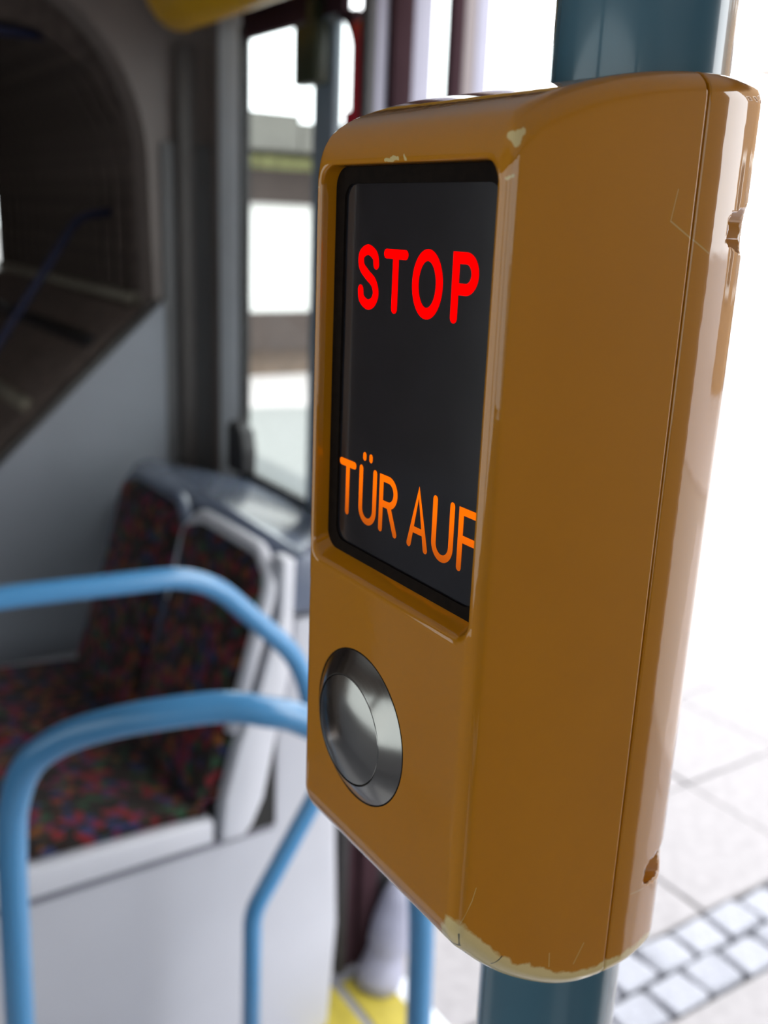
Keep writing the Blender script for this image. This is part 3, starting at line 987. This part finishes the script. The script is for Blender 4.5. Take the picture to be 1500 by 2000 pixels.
W1 = 2.15
T1, B1 = -6.25, -17.4                # stroke centre lines of STOP
s_path = [Vector((x, z, 0)) for x, z in ((-13.75, -9.0), (-14.4, -7.2), (-17.1, -6.15), (-19.6, -7.3), (-19.5, -9.6), (-17.2, -11.3), (-14.6, -12.8),
                                         (-13.6, -15.0), (-14.7, -16.9), (-16.9, -17.5), (-19.2, -16.4), (-19.7, -14.6))]
letter('letter_s', [([(p.x, p.y) for p in catmull(s_path, 6)],)], W1, REDLED)
letter('letter_t', [([(-9.9, -6.6), (-2.9, -6.6)], False, 1.95), ([(-6.35, -6.8), (-6.35, -17.45)],)], W1, REDLED)
letter('letter_o', [(arc(5.0, -11.8, 4.05, 5.6, 0, 354, 59), True)], W1 + 0.1, REDLED)
letter('letter_p', [([(14.15, -17.3), (14.15, -6.2), (17.2, -6.2)] + arc(17.3, -9.05, 2.75, 2.85, 88, -88, 18) + [(14.4, -11.9)],)], W1, REDLED)
W2 = 1.55
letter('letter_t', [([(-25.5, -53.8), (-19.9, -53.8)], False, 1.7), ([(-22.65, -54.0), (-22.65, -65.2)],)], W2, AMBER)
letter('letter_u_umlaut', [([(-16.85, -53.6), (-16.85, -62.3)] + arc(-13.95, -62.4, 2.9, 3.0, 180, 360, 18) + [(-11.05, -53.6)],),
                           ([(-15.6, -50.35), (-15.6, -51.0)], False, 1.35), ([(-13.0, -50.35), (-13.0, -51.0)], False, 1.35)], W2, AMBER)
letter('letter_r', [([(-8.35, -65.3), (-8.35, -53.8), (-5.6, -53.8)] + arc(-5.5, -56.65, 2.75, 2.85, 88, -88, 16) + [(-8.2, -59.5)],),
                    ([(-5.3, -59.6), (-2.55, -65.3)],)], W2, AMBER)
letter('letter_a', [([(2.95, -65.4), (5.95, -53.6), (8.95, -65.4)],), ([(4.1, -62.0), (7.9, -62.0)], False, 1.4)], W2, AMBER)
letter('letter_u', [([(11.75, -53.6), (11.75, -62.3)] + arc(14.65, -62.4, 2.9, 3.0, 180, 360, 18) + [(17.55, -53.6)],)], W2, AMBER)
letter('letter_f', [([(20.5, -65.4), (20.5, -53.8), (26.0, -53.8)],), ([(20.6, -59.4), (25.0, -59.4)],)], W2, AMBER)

# ---- push button
bc = Vector((-6.5, -61.9, -111.9))
Z0 = (0, 0, 0)
ringo = upart('button_ring', lathe_bm([(0.0, -1.5), (18.1, -1.5), (18.1, 0.05), (17.9, 0.22), (13.1, 3.0), (12.95, 3.0), (12.95, 1.5), (0.0, 1.5)], Z0, 'y', 128), STEEL, smooth=20)
ringo.location = bc * 0.001
ringo['label'] = 'conical brushed steel button ring'
Rd = (12.6 ** 2 + 1.9 ** 2) / (2 * 1.9)
capo = upart('button_cap', lathe_bm([(12.75, 1.6), (12.75, 2.75), (12.6, 2.95)] + [(r_, 2.95 + math.sqrt(Rd * Rd - r_ * r_) - (Rd - 1.9)) for r_ in (12.3, 11.5, 10, 8, 6, 4, 2, 1)] + [(0.0, 4.85)], Z0, 'y', 128), STEEL, smooth=25)
capo.parent = ringo
capo['label'] = 'domed brushed steel push cap'
seal = upart('button_seal', lathe_bm([(17.5, -0.5), (18.5, -0.5), (18.5, 0.05), (18.3, 0.15), (17.9, 0.1)], Z0, 'y', 96), GASKET, smooth=30)
seal.location = bc * 0.001
for sx in (-1, 1):
    for zz in (0.8, -148.2):
        upart('screw', lathe_bm([(0.0, 4.0), (3.9, 4.0), (3.9, 2.8), (3.2, 1.8), (1.6, 1.6), (1.4, 2.8), (0.0, 2.8)], (27.3 * sx, 0, zz), 'y', 24), STEEL, smooth=30)

# ================================================================== outside
GZ = -0.25
ground = struct(empty('floor_outside', (-2, 3, GZ)), 'pale pavement outside the door with a strip of granite cobbles')
base = box('joint_bed', (-90, 0.99, GZ - 0.12), (60, 90, GZ - 0.045), JOINT, ground)
# cobble strips run away from the bus
cob_me = []
for k in range(6):
    bm = box_bm((-0.052, -0.066, -0.05), (0.052, 0.066, 0.0), 0.014, 3)
    for v in bm.verts:
        v.co.x *= 1 + random.uniform(-.08, .08); v.co.y *= 1 + random.uniform(-.06, .06)
        if v.co.z > -0.01:
            v.co.z += random.uniform(-0.004, 0.004)
    me = bpy.data.meshes.new('cobble'); bm.normal_update(); bm.to_mesh(me); bm.free()
    me.shade_smooth(); me.set_sharp_from_angle(angle=math.radians(50))
    me.materials.append(COBBLE)
    cob_me.append(me)


def piece(name, me, loc, rz=0.0):
    o = bpy.data.objects.new(name, me)
    COL.objects.link(o)
    o.parent = ground
    o.matrix_parent_inverse = Matrix.Translation(ground.location).inverted()
    o.location = loc
    o.rotation_euler = (random.uniform(-.02, .02), random.uniform(-.02, .02), rz)
    return o


for r in range(2):
    xx = -1.305 + 0.118 * r
    yy = 1.06 + 0.06 * r
    while yy < 4.6:
        piece('cobble', random.choice(cob_me), (xx + random.uniform(-.006, .006), yy, GZ + random.uniform(-.004, .003)), random.uniform(-.06, .06))
        yy += 0.142
slab_bm = box_bm((-0.247, -0.247, -0.05), (0.247, 0.247, 0.0), 0.006)
slab_me = bpy.data.meshes.new('slab'); slab_bm.normal_update(); slab_bm.to_mesh(slab_me); slab_bm.free()
slab_me.materials.append(SLAB)
for i in range(8):
    for j in range(13):
        piece('slab', slab_me, (-1.615 - 0.5 * i, 1.25 + 0.5 * j, GZ + random.uniform(-.003, .0)))
for i in range(4):
    for j in range(11):
        piece('slab', slab_me, (-0.875 + 0.5 * i, 1.25 + 0.5 * j, GZ + random.uniform(-.003, .0)))
box('paving_field', (-90, 0.99, GZ - 0.045), (-5.38, 90, GZ - 0.002), SLAB, ground)
box('paving_field', (-5.38, 7.5, GZ - 0.045), (60, 90, GZ - 0.002), SLAB, ground)

# shelter seen through the side window
sh = tag(empty('street_kiosk', (-12, 6, GZ)), 'white kiosk with a dark timber band and grey canopy outside the side window', 'kiosk')
box('counter_wall', (-11.6, 4.0, GZ), (-10.9, 9.0, 0.05), TIMBERL, sh)
box('timber_band', (-11.62, 4.0, 0.05), (-10.85, 9.0, 0.50), TIMBER, sh)
box('white_board', (-11.6, 4.0, 0.50), (-10.95, 9.0, 1.76), RENDER, sh)
box('timber_fascia', (-11.62, 4.0, 1.76), (-10.85, 9.0, 2.13), TIMBER, sh)
box('planter', (-13.6, 4.0, 2.13), (-11.0, 9.0, 2.28), LEAF, sh)
for k in range(6):
    box('canopy_board', (-13.9 + 0.0, 3.6 + k * 0.95, 2.32 + 0.0), (-10.4, 3.6 + k * 0.95 + 0.93, 2.62 + (0.08 if k % 2 else 0.0)), CANOPY, sh)
box('post', (-11.2, 4.0, -0.25), (-11.05, 4.12, 2.32), TIMBER, sh)
hill = tag(empty('grey_mound', (-7.0, 4.4, GZ)), 'low grey asphalt mound on the pavement outside the side window', 'mound')
bm = lathe_bm([(0.0, 0.05), (0.8, 0.045), (1.6, 0.025), (2.1, 0.0)], (-6.9, 4.0, GZ - 0.001), 'z', 36)
from_bm('mound_surface', bm, ASPHALT, hill, True)

# open shelter farther along the pavement, only the end of its roof shows beside the pole
ss = tag(empty('street_shelter', (-5.4, 9.6, GZ)), 'flat pale brown shelter roof edge outside at the upper right', 'shelter')
box('roof', (-7.5, 9.1, 3.24), (-3.0, 11.0, 3.32), mat('pale_brown_sheet', (0.42, 0.38, 0.36), 0.7, noise=(5, 0.1)), ss, 0.01)
for px_ in (-6.2, -3.3):
    box('post', (px_, 9.3, GZ), (px_ + 0.08, 9.38, 3.24), CANOPY, ss, 0.01)

# tan house added out of view, so the rear shell reflects a tan band
th = tag(empty('added_house', (-1.5, 13, GZ)), 'tan rendered house added out of view opposite the doorway for the rear shell to reflect', 'added building')
box('wall', (-6.0, 12.5, GZ), (2.9, 16.0, 7.6), mat('tan_render', (0.20, 0.13, 0.075), 0.85, noise=(2, 0.08)), th)
box('roof', (-6.2, 12.2, 7.6), (3.1, 16.2, 7.9), TIMBER, th, 0.03)
for wz in (0.9, 4.0):
    for wx in (-5.2, -3.0, -0.8, 1.4):
        wf = box('window_frame', (wx, 12.44, wz), (wx + 1.0, 12.52, wz + 1.6), RENDER, th, 0.01)
        pn = box('pane', (wx + 0.1, 12.43, wz + 0.1), (wx + 0.9, 12.45, wz + 1.5), RUBBER)
        pn.parent = wf
